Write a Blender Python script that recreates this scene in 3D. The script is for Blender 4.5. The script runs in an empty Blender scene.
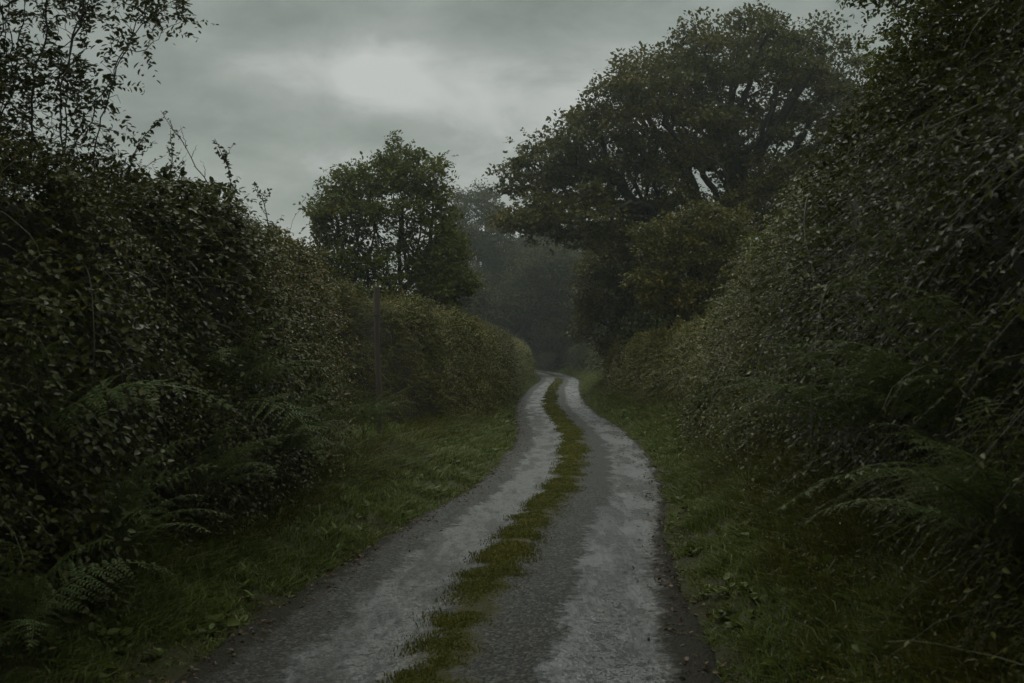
import bpy, math
import numpy as np

SC = bpy.context.scene
COL = SC.collection
RNG = np.random.default_rng(7)
R = math.radians
F_PX, CAM_H, HORIZ = 1138.0, 1.65, 354.0
UP = np.array([0.0, 0.0, 1.0])


# ------------------------------------------------------------------ numpy helpers
def nrm(v):
    return v / np.maximum(np.linalg.norm(v, axis=-1, keepdims=True), 1e-9)


def vnoise(p, seed=0):
    """value noise in 3D, about -1..1"""
    p = np.asarray(p, float)
    i = np.floor(p).astype(np.int64)
    f = p - i
    f = f * f * (3 - 2 * f)

    def h(ix, iy, iz):
        n = (ix * 374761393 + iy * 668265263 + iz * 2147483647 + seed * 974634541) & 0xFFFFFFFF
        n = ((n ^ (n >> 13)) * 1274126177) & 0xFFFFFFFF
        return ((n ^ (n >> 16)) & 0xFFFF) / 32767.5 - 1.0
    r = 0.0
    for dx in (0, 1):
        for dy in (0, 1):
            for dz in (0, 1):
                w = (f[..., 0] if dx else 1 - f[..., 0]) * (f[..., 1] if dy else 1 - f[..., 1]) * (f[..., 2] if dz else 1 - f[..., 2])
                r = r + w * h(i[..., 0] + dx, i[..., 1] + dy, i[..., 2] + dz)
    return r


def fbm(p, scale, seed=0, octs=3):
    p = np.asarray(p, float) / scale
    r, a = 0.0, 1.0
    for k in range(octs):
        r = r + a * vnoise(p * (2 ** k) + 17.3 * k, seed + k)
        a *= 0.5
    return r / 1.75


def sstep(a, b, x):
    t = np.clip((x - a) / (b - a), 0, 1)
    return t * t * (3 - 2 * t)


class Geo:
    """collects quads and a per-vertex tint, then becomes ONE mesh object"""

    def __init__(self):
        self.v, self.f, self.t, self.n = [], [], [], 0

    def add(self, v, f, t=0.5):
        v = np.asarray(v, np.float32).reshape(-1, 3)
        f = np.asarray(f, np.int32).reshape(-1, 4)
        self.v.append(v)
        self.f.append(f + self.n)
        self.t.append(np.broadcast_to(np.asarray(t, np.float32), (len(v),)))
        self.n += len(v)

    def mesh(self, name, mat, smooth=False):
        me = bpy.data.meshes.new(name)
        v = np.concatenate(self.v)
        f = np.concatenate(self.f)
        me.vertices.add(len(v))
        me.vertices.foreach_set('co', v.ravel())
        me.loops.add(f.size)
        me.loops.foreach_set('vertex_index', f.ravel())
        me.polygons.add(len(f))
        me.polygons.foreach_set('loop_start', np.arange(len(f), dtype=np.int32) * 4)
        if smooth:
            me.polygons.foreach_set('use_smooth', np.ones(len(f), bool))
        at = me.attributes.new('tint', 'FLOAT', 'POINT')
        at.data.foreach_set('value', np.ascontiguousarray(np.concatenate(self.t)))
        me.update(calc_edges=True)
        me.materials.append(mat)
        return me

    def build(self, name, mat, parent=None, smooth=False):
        o = bpy.data.objects.new(name, self.mesh(name, mat, smooth))
        COL.objects.link(o)
        if parent:
            o.parent = parent
        return o


def tag(o, label=None, cat=None, group=None, kind=None):
    if label:
        o['label'] = label
    if cat:
        o['category'] = cat
    if group:
        o['group'] = group
    if kind:
        o['kind'] = kind
    return o


def thing(name, label, cat, group=None):
    o = bpy.data.objects.new(name, None)
    o.empty_display_size = 0.2
    COL.objects.link(o)
    return tag(o, label, cat, group)


LEAF_V = np.array([[0, 0, 0], [.3, .27, .07], [.68, .21, .05], [1, 0, -.1], [.68, -.21, .05], [.3, -.27, .07]], float)
LEAF_F = np.array([[0, 3, 2, 1], [0, 5, 4, 3]])


def leaves(geo, pos, direc, up, length, width=1.0, tint=0.5):
    """pos, direc, up (N,3), length (N,), width scalar or (N,), tint (N,)"""
    pos = pos.reshape(-1, 3)
    n = len(pos)
    x = nrm(direc.reshape(-1, 3))
    y = nrm(np.cross(up.reshape(-1, 3), x))
    z = np.cross(x, y)
    length = np.broadcast_to(np.asarray(length, float).ravel() if np.ndim(length) else length, (n,))
    width = np.broadcast_to(width, (n,)) * length
    v = (pos[:, None] + x[:, None] * (LEAF_V[None, :, :1] * length[:, None, None])
         + y[:, None] * (LEAF_V[None, :, 1:2] * width[:, None, None])
         + z[:, None] * (LEAF_V[None, :, 2:3] * length[:, None, None]))
    f = LEAF_F[None] + (np.arange(n) * 6)[:, None, None]
    t = np.broadcast_to(np.asarray(tint, float).ravel() if np.ndim(tint) else tint, (n,))
    geo.add(v, f, np.repeat(t, 6))


def tubes(geo, pts, rad, sides=4, tint=0.5):
    """pts (N,M,3), rad (N,M): a batch of tapered tubes"""
    pts = np.asarray(pts, float)
    if pts.ndim == 2:
        pts = pts[None]
    n, m, _ = pts.shape
    rad = np.broadcast_to(np.asarray(rad, float), (n, m))
    tan = nrm(np.gradient(pts, axis=1))
    ref = np.where(np.abs(tan[:, :1, 2:3]) > .8, np.array([1., 0, 0]), np.array([0, 0, 1.]))
    a = nrm(np.cross(np.broadcast_to(ref, tan.shape), tan))
    b = np.cross(tan, a)
    th = np.arange(sides) * 2 * math.pi / sides
    v = pts[:, :, None] + rad[:, :, None, None] * (a[:, :, None] * np.cos(th)[None, None, :, None] + b[:, :, None] * np.sin(th)[None, None, :, None])
    i = np.arange(m - 1)[:, None] * sides
    k = np.arange(sides)[None]
    k2 = (k + 1) % sides
    q = np.stack([i + k, i + k2, i + sides + k2, i + sides + k], -1).reshape(-1, 4)
    f = q[None] + (np.arange(n) * m * sides)[:, None, None]
    t = np.broadcast_to(np.asarray(tint, float).reshape(-1, 1) if np.ndim(tint) else tint, (n, m * sides)).ravel()
    geo.add(v, f, t)


def sprays(gl, gs, base, direc, L, J, leaf, droop=.3, tint=.5, width=1.0, spread=1.0, upbias=None, tintvar=.14, stem_r=.0025, rng=RNG):
    """leafy twigs: each a curved stem with J alternating leaves"""
    n = len(base)
    if n == 0:
        return
    direc = nrm(direc)
    L = np.broadcast_to(L, (n,))
    t = (np.arange(J) + .6)[None] / J + rng.normal(0, .25 / J, (n, J))
    t = np.clip(t, .05, 1.02)
    g = np.zeros((n, J, 3))
    g[..., 2] = -droop * t ** 2
    p = base[:, None] + (direc[:, None] * t[..., None] + g) * L[:, None, None]
    tan = direc[:, None] + np.stack([0 * t, 0 * t, -2 * droop * t], -1)
    tan = nrm(tan)
    side = nrm(np.cross(tan, UP + rng.normal(0, .35, (n, 1, 3))))
    sg = np.where((np.arange(J) % 2)[None] == 0, 1.0, -1.0)[..., None]
    ld = tan * .55 + side * sg * spread + rng.normal(0, .3, (n, J, 3))
    up = UP * .8 + rng.normal(0, .45, (n, J, 3))
    if upbias is not None:
        up = up + upbias[:, None] * .7
    ln = np.broadcast_to(np.asarray(leaf, float).reshape(-1, 1), (n, J)) * (1.05 - .4 * t) * rng.uniform(.65, 1.25, (n, J))
    tn = np.clip(np.broadcast_to(np.asarray(tint).reshape(-1, 1), (n, J)) + rng.normal(0, tintvar, (n, J)), 0, 1)
    leaves(gl, p, ld, up, ln.ravel(), np.repeat(width, J) if np.ndim(width) else width, tn.ravel())
    if gs is not None:
        tt = np.linspace(0, 1, 4)[None, :, None]
        gg = np.zeros((1, 4, 3))
        gg[..., 2] = -droop * tt[..., 0] ** 2
        pts = base[:, None] + (direc[:, None] * tt + gg) * L[:, None, None]
        tubes(gs, pts, np.array([[1, .8, .55, .3]]) * stem_r, 3, .5)


# ------------------------------------------------------------------ materials
def mat_base(name):
    m = bpy.data.materials.new(name)
    m.use_nodes = True
    nt = m.node_tree
    nt.nodes.clear()
    out = nt.nodes.new('ShaderNodeOutputMaterial')
    return m, nt, out


def N(nt, kind, **kw):
    n = nt.nodes.new(kind)
    for k, v in kw.items():
        if k in n.inputs:
            n.inputs[k].default_value = v
        else:
            setattr(n, k, v)
    return n


def ramp(nt, stops, fac):
    r = nt.nodes.new('ShaderNodeValToRGB')
    e = r.color_ramp.elements
    while len(e) < len(stops):
        e.new(.5)
    for i, (p, c) in enumerate(stops):
        e[i].position = p
        e[i].color = (*c, 1) if len(c) == 3 else c
    nt.links.new(fac, r.inputs['Fac'])
    return r.outputs['Color']


def math_n(nt, op, a, b=None, c=None, clamp=False):
    n = nt.nodes.new('ShaderNodeMath')
    n.operation = op
    n.use_clamp = clamp
    for i, x in enumerate((a, b, c)):
        if x is None:
            continue
        if isinstance(x, (int, float)):
            n.inputs[i].default_value = x
        else:
            nt.links.new(x, n.inputs[i])
    return n.outputs[0]


def mix_c(nt, fac, a, b):
    n = nt.nodes.new('ShaderNodeMix')
    n.data_type = 'RGBA'
    for s, x in ((n.inputs[0], fac), (n.inputs[6], a), (n.inputs[7], b)):
        if isinstance(x, (int, float)):
            s.default_value = x
        elif isinstance(x, tuple):
            s.default_value = (*x, 1)
        else:
            nt.links.new(x, s)
    return n.outputs[2]


def leaf_mat(name, stops, rough=.38, trans=.22, spec=.16):
    m, nt, out = mat_base(name)
    at = N(nt, 'ShaderNodeAttribute', attribute_name='tint')
    col = ramp(nt, stops, at.outputs['Fac'])
    p = N(nt, 'ShaderNodeBsdfPrincipled', Roughness=rough)
    p.inputs['Specular IOR Level'].default_value = spec
    nt.links.new(col, p.inputs['Base Color'])
    if trans > 0:
        tr = nt.nodes.new('ShaderNodeBsdfTranslucent')
        nt.links.new(mix_c(nt, .35, col, (.10, .13, .02)), tr.inputs['Color'])
        mx = N(nt, 'ShaderNodeMixShader')
        mx.inputs[0].default_value = trans
        nt.links.new(p.outputs[0], mx.inputs[1])
        nt.links.new(tr.outputs[0], mx.inputs[2])
        nt.links.new(mx.outputs[0], out.inputs['Surface'])
    else:
        nt.links.new(p.outputs[0], out.inputs['Surface'])
    return m


def rough_mat(name, c1, c2, scale, rough=.8, bump=.4, stretch=(1, 1, 1)):
    m, nt, out = mat_base(name)
    tc = nt.nodes.new('ShaderNodeTexCoord')
    mp = N(nt, 'ShaderNodeMapping')
    mp.inputs['Scale'].default_value = stretch
    nt.links.new(tc.outputs['Object'], mp.inputs['Vector'])
    nz = N(nt, 'ShaderNodeTexNoise', Scale=scale, Detail=6.0, Roughness=.65)
    nt.links.new(mp.outputs[0], nz.inputs['Vector'])
    col = ramp(nt, [(.35, c1), (.65, c2)], nz.outputs['Fac'])
    p = N(nt, 'ShaderNodeBsdfPrincipled', Roughness=rough)
    nt.links.new(col, p.inputs['Base Color'])
    b = N(nt, 'ShaderNodeBump', Strength=bump, Distance=.02)
    nt.links.new(nz.outputs['Fac'], b.inputs['Height'])
    nt.links.new(b.outputs[0], p.inputs['Normal'])
    nt.links.new(p.outputs[0], out.inputs['Surface'])
    return m


M = {}
M['hedge'] = leaf_mat('hedge_leaf', [(0, (0.030, 0.034, 0.006)), (.45, (0.052, 0.057, 0.008)), (.75, (0.085, 0.077, 0.011)), (.92, (0.139, 0.103, 0.013)), (1, (0.120, 0.055, 0.011))], .34, .2)
M['clipped'] = leaf_mat('clipped_hedge_leaf', [(0, (0.062, 0.062, 0.010)), (.5, (0.111, 0.106, 0.016)), (.8, (0.173, 0.139, 0.022)), (1, (0.207, 0.114, 0.019))], .42, .2)
M['bank'] = leaf_mat('bank_leaf', [(0, (0.039, 0.041, 0.006)), (.45, (0.070, 0.070, 0.010)), (.8, (0.112, 0.095, 0.013)), (1, (0.155, 0.112, 0.018))], .33, .22)
M['bank_shaded'] = leaf_mat('bank_leaf_shaded', [(0, (0.022, 0.025, 0.003)), (.45, (0.040, 0.042, 0.005)), (.8, (.125, .125, .030)), (1, (.17, .145, .045))], .33, .22, spec=.10)  # dark leaves, deepened to paint dimness at the view's edge; upper stops look lit
M['oak'] = leaf_mat('oak_leaf', [(0, (0.049, 0.053, 0.011)), (.5, (0.086, 0.082, 0.015)), (.85, (0.132, 0.105, 0.018)), (1, (0.156, 0.094, 0.017))], .5, .25)
M['maple'] = leaf_mat('maple_leaf', [(0, (0.050, 0.066, 0.010)), (.5, (0.091, 0.105, 0.014)), (.85, (0.139, 0.138, 0.019)), (1, (0.195, 0.158, 0.017))], .45, .28)
M['hazel'] = leaf_mat('hazel_leaf', [(0, (0.047, 0.057, 0.008)), (.5, (0.089, 0.097, 0.011)), (.85, (0.142, 0.126, 0.015)), (1, (0.197, 0.131, 0.017))], .36, .28)
M['far'] = leaf_mat('woodland_leaf', [(0, (0.034, 0.042, 0.011)), (.5, (0.062, 0.068, 0.016)), (1, (0.095, 0.088, 0.020))], .55, .15)
M['fern'] = leaf_mat('fern_leaf', [(0, (0.050, 0.075, 0.029)), (.6, (0.114, 0.150, 0.049)), (1, (0.175, 0.156, 0.045))], .42, .25)
M['grass'] = leaf_mat('grass_blade', [(0, (0.061, 0.081, 0.019)), (.5, (0.116, 0.146, 0.032)), (.8, (0.182, 0.195, 0.048)), (1, (0.308, 0.268, 0.116))], .45, .3)
M['moss'] = leaf_mat('moss_grass', [(0, (0.058, 0.057, 0.006)), (.5, (0.108, 0.105, 0.010)), (.85, (0.168, 0.148, 0.015)), (1, (0.192, 0.125, 0.025))], .55, .2)
M['litter'] = leaf_mat('dead_leaf', [(0, (0.039, 0.021, 0.007)), (.5, (0.095, 0.052, 0.017)), (.85, (0.179, 0.109, 0.034)), (1, (0.246, 0.166, 0.056))], .42, .1)
M['stem'] = rough_mat('green_brown_stem', (.028, .025, .012), (.060, .050, .022), 12, .6, .2)
M['stemgreen'] = rough_mat('green_stem', (.060, .062, .025), (.105, .098, .042), 9, .5, .15)
M['bark'] = rough_mat('tree_bark', (.018, .016, .012), (.050, .044, .033), 5, .85, .8, (1, 1, .25))
M['wood'] = rough_mat('weathered_wood', (.030, .022, .016), (.075, .055, .040), 9, .8, .7, (1, 1, .1))
M['thicket'] = rough_mat('dead_thicket', (.018, .016, .010), (.045, .038, .024), 14, .9, .9)


# ------------------------------------------------------------------ the lane line and the lie of the land
LANE = np.array([(-1, -40, 0), (-2.3, -15, 0), (-.95, 0, 0), (-.33, 6, 0), (0.0, 9.2, 0), (.32, 11.6, 0), (.68, 14.1, 0), (1.08, 19, 0), (1.25, 23.5, 0), (1.25, 33, 0),
                 (1.42, 40.8, 0), (2.05, 55, 0), (3.0, 72, 0), (3.1, 89, 0), (2.3, 108, 0), (.2, 120, 0), (-4.5, 129, 0), (-12, 134, 0), (-24, 137, 0), (-60, 140, 0)], float)
LANE[0, 0] = -6.0


def spline(P, n):
    """Catmull-Rom through P, n samples evenly by length"""
    P = np.asarray(P, float)
    Q = np.vstack([2 * P[0] - P[1], P, 2 * P[-1] - P[-2]])
    out = []
    for i in range(1, len(Q) - 2):
        t = np.linspace(0, 1, 24, endpoint=False)[:, None]
        p0, p1, p2, p3 = Q[i - 1], Q[i], Q[i + 1], Q[i + 2]
        out.append(.5 * ((2 * p1) + (-p0 + p2) * t + (2 * p0 - 5 * p1 + 4 * p2 - p3) * t ** 2 + (-p0 + 3 * p1 - 3 * p2 + p3) * t ** 3))
    out = np.vstack(out + [P[-1:]])
    s = np.concatenate([[0], np.cumsum(np.linalg.norm(np.diff(out, axis=0), axis=1))])
    si = np.linspace(0, s[-1], n) if np.ndim(n) == 0 else n
    return np.stack([np.interp(si, s, out[:, k]) for k in range(out.shape[1])], 1), si


LP, LS = spline(LANE, 2200)
MASKL = LP[:, 1] < 128
LY, LX = LP[MASKL][:, 1], LP[MASKL][:, 0]


def cx(y):
    return np.interp(y, LY, LX)


def halfw(y):
    return np.interp(y, [-40, 3, 8, 14, 30, 45, 60, 200], [1.50, 1.50, 1.31, 1.15, 1.12, 1.12, 1.22, 1.25])


def gz(x, y):
    """ground height"""
    x = np.asarray(x, float)
    y = np.asarray(y, float)
    q = x - cx(y)
    hw = halfw(y)
    fade = 1 - sstep(95, 116, y)
    r = sstep(hw + .05, hw + 1.3, q) * .62 + sstep(hw + 1.4, hw + 3, q) * .25
    l = sstep(hw + .05, hw + 1.3, -q) * .30 + sstep(hw + 1.3, hw + 3, -q) * .2
    off = sstep(hw - .05, hw + .35, np.abs(q))
    p = np.stack([x, y, 0 * x], -1)
    return (r + l) * fade + off * (fbm(p, .7, 5) * .05 + fbm(p, 4.0, 9) * .05) - .035 + .03 * off


# ground: one sheet out to the horizon, finer by the lane
xs = np.concatenate([-np.geomspace(420, 7, 22), np.arange(-6.5, 8.01, .2), np.geomspace(8.6, 420, 22)])
ys = np.concatenate([np.linspace(-420, -30, 10), np.linspace(-26, -2, 14), np.arange(-1, 60, .22), np.arange(60, 140, .8), np.geomspace(141, 600, 16)])
XX, YY = np.meshgrid(xs, ys)
near = (np.abs(XX - cx(YY)) < 30)
ZZ = gz(XX, YY)
g = Geo()
nx, ny = len(xs), len(ys)
ii = (np.arange(ny - 1)[:, None] * nx + np.arange(nx - 1)[None]).ravel()
g.add(np.stack([XX, YY, ZZ], -1), np.stack([ii, ii + 1, ii + nx + 1, ii + nx], 1), .5)
m, nt, out = mat_base('field_ground')
tc = nt.nodes.new('ShaderNodeTexCoord')
nz = N(nt, 'ShaderNodeTexNoise', Scale=1.7, Detail=8.0, Roughness=.7)
nt.links.new(tc.outputs['Object'], nz.inputs['Vector'])
n2 = N(nt, 'ShaderNodeTexNoise', Scale=38.0, Detail=5.0, Roughness=.7)
nt.links.new(tc.outputs['Object'], n2.inputs['Vector'])
c1 = ramp(nt, [(.38, (.028, .022, .014)), (.52, (.040, .044, .014)), (.68, (.060, .075, .020))], nz.outputs['Fac'])
c2 = mix_c(nt, ramp(nt, [(.45, (0, 0, 0)), (.62, (.7, .7, .7))], n2.outputs['Fac']), c1, (.055, .044, .022))
p = N(nt, 'ShaderNodeBsdfPrincipled', Roughness=.85)
p.inputs['Specular IOR Level'].default_value = .12
nt.links.new(c2, p.inputs['Base Color'])
b = N(nt, 'ShaderNodeBump', Strength=.8, Distance=.03)
nt.links.new(n2.outputs['Fac'], b.inputs['Height'])
nt.links.new(b.outputs[0], p.inputs['Normal'])
nt.links.new(p.outputs[0], out.inputs['Surface'])
tag(g.build('ground', m, None, True), 'dark soil and grass ground under the hedges and fields', 'ground', kind='structure')

# lane sheet: ruts, camber and crumbled edges
i0 = np.argmax(LP[:, 1] > -12)
CP, CS = spline(LANE, np.concatenate([np.arange(LS[i0], LS[i0] + 72, .09), np.arange(LS[i0] + 72, LS[-1], .5)]))
tg = nrm(np.gradient(CP, axis=0))
nr = np.stack([tg[:, 1], -tg[:, 0], 0 * tg[:, 0]], 1)
U = np.linspace(-1.16, 1.16, 47)
hw = halfw(CP[:, 1])
uu = U[None] * hw[:, None]
pos = CP[:, None] + nr[:, None] * uu[..., None]
edge = fbm(np.stack([np.sign(uu) * 10, CS[:, None] + 0 * uu, 0 * uu], -1), .5, 33) * .09 + fbm(np.stack([np.sign(uu) * 10, CS[:, None] + 0 * uu, 0 * uu], -1), .12, 37) * .035
ea = np.abs(uu) - (hw[:, None] + edge)
z = .012 + .03 * np.exp(-((uu + .04) / .22) ** 2) - .022 * np.exp(-((uu - .80) / .3) ** 2) - .022 * np.exp(-((uu + .55) / .3) ** 2)
z = z - .10 * sstep(-.05, .12, ea) + fbm(pos, .25, 3) * .006 + fbm(pos, 1.6, 4) * .008
pos[..., 2] = z
g = Geo()
a, bN = uu.shape
ii = (np.arange(a - 1)[:, None] * bN + np.arange(bN - 1)[None]).ravel()
g.add(pos, np.stack([ii, ii + 1, ii + bN + 1, ii + bN], 1), uu.ravel())

m, nt, out = mat_base('wet_worn_asphalt')
tc = nt.nodes.new('ShaderNodeTexCoord')
OB = tc.outputs['Object']
at = N(nt, 'ShaderNodeAttribute', attribute_name='tint')      # metres across the lane
u = at.outputs['Fac']


def noise(scale, detail=4.0, rough=.6, stretch=None):
    n = N(nt, 'ShaderNodeTexNoise', Scale=scale, Detail=detail, Roughness=rough)
    if stretch:
        mp = N(nt, 'ShaderNodeMapping')
        mp.inputs['Scale'].default_value = stretch
        nt.links.new(OB, mp.inputs['Vector'])
        nt.links.new(mp.outputs[0], n.inputs['Vector'])
    else:
        nt.links.new(OB, n.inputs['Vector'])
    return n.outputs['Fac']


def band(c, w):
    """soft band across the lane centred c metres, half width w, wandering"""
    wob = math_n(nt, 'ADD', math_n(nt, 'MULTIPLY_ADD', noise(1.3, 3, .55), .50, -.25), math_n(nt, 'MULTIPLY_ADD', noise(11, 6, .75), .5, -.25))
    d = math_n(nt, 'ABSOLUTE', math_n(nt, 'ADD', math_n(nt, 'SUBTRACT', u, c), wob))
    mr = nt.nodes.new('ShaderNodeMapRange')
    mr.interpolation_type = 'SMOOTHSTEP'
    nt.links.new(d, mr.inputs[0])
    for k, v in ((1, w * .85), (2, w * 1.12), (3, 1.0), (4, 0.0)):
        mr.inputs[k].default_value = v
    return mr.outputs[0]


def thr(x, a, b):
    mr = nt.nodes.new('ShaderNodeMapRange')
    mr.interpolation_type = 'SMOOTHSTEP'
    nt.links.new(x, mr.inputs[0])
    mr.inputs[1].default_value = a
    mr.inputs[2].default_value = b
    return mr.outputs[0]


right, left = band(.84, .30), band(-.50, .32)
patch = thr(noise(2.4, 7, .68, (1, .22, 1)), .43, .55)
fine = noise(26, 5, .7)
pits = math_n(nt, 'MULTIPLY', thr(noise(15, 8, .8, (1, .8, 1)), .38, .45), math_n(nt, 'MULTIPLY_ADD', thr(noise(55, 5, .8), .36, .46), .7, .3))
pits2 = thr(noise(6.5, 9, .76, (1, .28, 1)), .36, .47)
broken = math_n(nt, 'MULTIPLY', math_n(nt, 'MULTIPLY_ADD', pits, .65, .35), math_n(nt, 'MULTIPLY_ADD', pits2, .4, .6))
tr = math_n(nt, 'MAXIMUM', math_n(nt, 'MULTIPLY', right, broken), math_n(nt, 'MULTIPLY', math_n(nt, 'MULTIPLY', left, broken), math_n(nt, 'MULTIPLY_ADD', patch, .58, .17)))
wet = math_n(nt, 'MULTIPLY', tr, math_n(nt, 'MULTIPLY_ADD', patch, .5, .5))
vor = N(nt, 'ShaderNodeTexVoronoi', Scale=52.0)
nt.links.new(OB, vor.inputs['Vector'])
stone = ramp(nt, [(0, (.006, .006, .006)), (.5, (.023, .0225, .018)), (1, (.12, .117, .098))], vor.outputs['Color'])
worn = mix_c(nt, fine, (.034, .037, .035), (.088, .093, .089))
basec = mix_c(nt, math_n(nt, 'MULTIPLY', tr, .85), stone, worn)
mud = thr(math_n(nt, 'ADD', math_n(nt, 'ABSOLUTE', u), math_n(nt, 'MULTIPLY_ADD', noise(5, 6, .7), .5, -.25)), 1.06, 1.2)
basec = mix_c(nt, mud, basec, mix_c(nt, fine, (.013, .0115, .0075), (.036, .030, .019)))
gm = math_n(nt, 'SUBTRACT', .25, math_n(nt, 'ABSOLUTE', math_n(nt, 'ADD', u, .04)))
moss = thr(math_n(nt, 'ADD', gm, math_n(nt, 'MULTIPLY_ADD', noise(4, 7, .75), .7, -.38)), 0.0, .16)
basec = mix_c(nt, moss, basec, mix_c(nt, fine, (.022, .020, .008), (.075, .066, .016)))
rough = math_n(nt, 'MULTIPLY_ADD', wet, -.30, .55)
rough = math_n(nt, 'MAXIMUM', rough, math_n(nt, 'MULTIPLY', math_n(nt, 'MAXIMUM', moss, mud), .8))
p = N(nt, 'ShaderNodeBsdfPrincipled')
nt.links.new(basec, p.inputs['Base Color'])
nt.links.new(rough, p.inputs['Roughness'])
nt.links.new(math_n(nt, 'MULTIPLY_ADD', tr, 1.0, .16), p.inputs['Specular IOR Level'])
hgt = math_n(nt, 'MULTIPLY', math_n(nt, 'SUBTRACT', 1.0, vor.outputs['Distance']), math_n(nt, 'MULTIPLY_ADD', wet, -.9, 1.0))
hgt = math_n(nt, 'ADD', hgt, math_n(nt, 'MULTIPLY', fine, math_n(nt, 'MULTIPLY_ADD', wet, -.72, 1.15)))
b = N(nt, 'ShaderNodeBump', Strength=.8, Distance=.016)
nt.links.new(hgt, b.inputs['Height'])
nt.links.new(b.outputs[0], p.inputs['Normal'])
nt.links.new(p.outputs[0], out.inputs['Surface'])
tag(g.build('lane', m, None, True), 'wet narrow asphalt lane with two pale wheel tracks curving away', 'lane', kind='structure')


# ------------------------------------------------------------------ grass, moss strip and fallen leaves (uncountable: stuff)
def blades(geo, base, h, lean, w, tint, rng=RNG):
    n = len(base)
    az = rng.uniform(0, 2 * math.pi, n)
    side = np.stack([np.cos(az), np.sin(az), 0 * az], 1)
    lean = lean + rng.normal(0, .35, (n, 3)) * [1, 1, 0]
    p0 = base
    p1 = base + (UP + lean * .35) * (h * .55)[:, None]
    p2 = base + (UP * .78 + lean * 1.05) * h[:, None]
    v = np.stack([p0 - side * w[:, None], p0 + side * w[:, None], p1 - side * w[:, None] * .8, p1 + side * w[:, None] * .8,
                  p2 - side * w[:, None] * .12, p2 + side * w[:, None] * .12], 1)
    f = np.array([[0, 1, 3, 2], [2, 3, 5, 4]])[None] + (np.arange(n) * 6)[:, None, None]
    geo.add(v, f, np.repeat(tint, 6))


def verge(side, name, label, inner, outer, dens, hgt, y1=62):
    g = Geo()
    for (a, bb, k) in ((2.0, 9, 1.0), (9, 15, .62), (15, 25, .34), (25, 40, .16), (40, y1, .07)):
        wmax = outer
        n = int((bb - a) * wmax * dens * k)
        y = RNG.uniform(a, bb, n)
        q = RNG.uniform(inner, outer, n) ** 1.0
        x = cx(y) + side * (halfw(y) + q)
        pt = np.stack([x, y, gz(x, y) - .01], 1)
        cl = fbm(pt, .35, 11)
        c2 = fbm(pt, 1.5, 19)
        edge_n = fbm(pt, .3, 22) * .12
        keep = (cl > RNG.uniform(-.75, .25, n)) & (q > inner + .04 + edge_n)
        pt, q, cl, c2 = pt[keep], q[keep], cl[keep], c2[keep]
        n = len(pt)
        scale = np.interp(pt[:, 1], [5, 12, 20, 35, 60], [1, 1.15, 1.5, 2.1, 3.2])
        h = hgt * (0.45 + .55 * sstep(0, .5, q)) * RNG.uniform(.4, 1.5, n) * (1 + .9 * cl) * np.minimum(1.25, scale)
        lean = np.stack([-side * RNG.normal(.3, .6, n), RNG.normal(0, .6, n), 0 * h], 1) + np.stack([fbm(pt, .22, 41), fbm(pt, .22, 43), 0 * h], 1) * .7
        t = np.clip(.45 + .22 * c2 + RNG.normal(0, .17, n) + (RNG.random(n) < .07) * .45, 0, 1)
        blades(g, pt, h, lean, .0052 * scale * RNG.uniform(.7, 1.3, n), t)
    # broad-leaved weeds among the blades
    nw = 900
    yw = 2.5 + 26 * RNG.random(nw) ** 1.6
    qw = RNG.uniform(inner + .1, outer * .8, nw)
    pw = np.stack([cx(yw) + side * (halfw(yw) + qw), yw, 0 * yw], 1)
    pw[:, 2] = gz(pw[:, 0], pw[:, 1]) + .02
    kw = fbm(pw, .8, 91) > RNG.uniform(-.4, .5, nw)
    pw = np.repeat(pw[kw], 7, 0)
    nw = len(pw)
    dw = RNG.normal(0, 1, (nw, 3)) * [1, 1, .2] + UP * .45
    leaves(g, pw + RNG.normal(0, .012, (nw, 3)), dw, UP + RNG.normal(0, .3, (nw, 3)), RNG.uniform(.035, .10, nw) * np.interp(pw[:, 1], [5, 30], [1, 1.8]), RNG.uniform(.7, 1.3, nw), np.clip(RNG.normal(.35, .15, nw), 0, 1))
    tag(g.build(name, M['grass']), label, 'grass', kind='stuff')


verge(-1, 'verge_grass', 'green wet grass verge along the left edge of the lane', .0, 2.3, 4600, .085, 120)
verge(1, 'verge_grass', 'green grass verge sloping up from the right edge of the lane', .0, 1.4, 4600, .080, 120)

g = Geo()
for (a, bb, k) in ((2.5, 8, 1.0), (8, 14, .7), (14, 25, .35), (25, 45, .16), (45, 75, .06)):
    n = int((bb - a) * 15000 * k)
    y = RNG.uniform(a, bb, n)
    q = RNG.normal(-.05, .118, n)
    x = cx(y) + q
    pt = np.stack([x, y, 0 * x + .040 - .09 * np.abs(q + .05)], 1)
    cl = fbm(pt, .3, 51) + .5 * fbm(pt, 1.4, 53)
    keep = (cl > RNG.uniform(-.75, .25, n) + np.abs(q + .05) * 1.9 + .35 * sstep(8.5, 5.5, y)) & (np.abs(q + .05) < .34 + .1 * fbm(pt, .4, 55))
    pt, cl = pt[keep], cl[keep]
    n = len(pt)
    sc = np.interp(pt[:, 1], [5, 12, 20, 35, 60], [1, 1.2, 1.7, 2.5, 4])
    h = .017 * RNG.uniform(.4, 1.7, n) * (1 + .5 * cl) * sc ** .5
    t = np.clip(.5 + .25 * fbm(pt, .5, 57) + RNG.normal(0, .17, n), 0, 1)
    blades(g, pt, h, RNG.normal(0, .35, (n, 3)) * [1, 1, 0], .003 * sc * RNG.uniform(.7, 1.4, n), t)
tag(g.build('grass_strip', M['moss']), 'mossy yellow-green grass strip down the middle of the lane', 'grass strip', kind='stuff')

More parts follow.
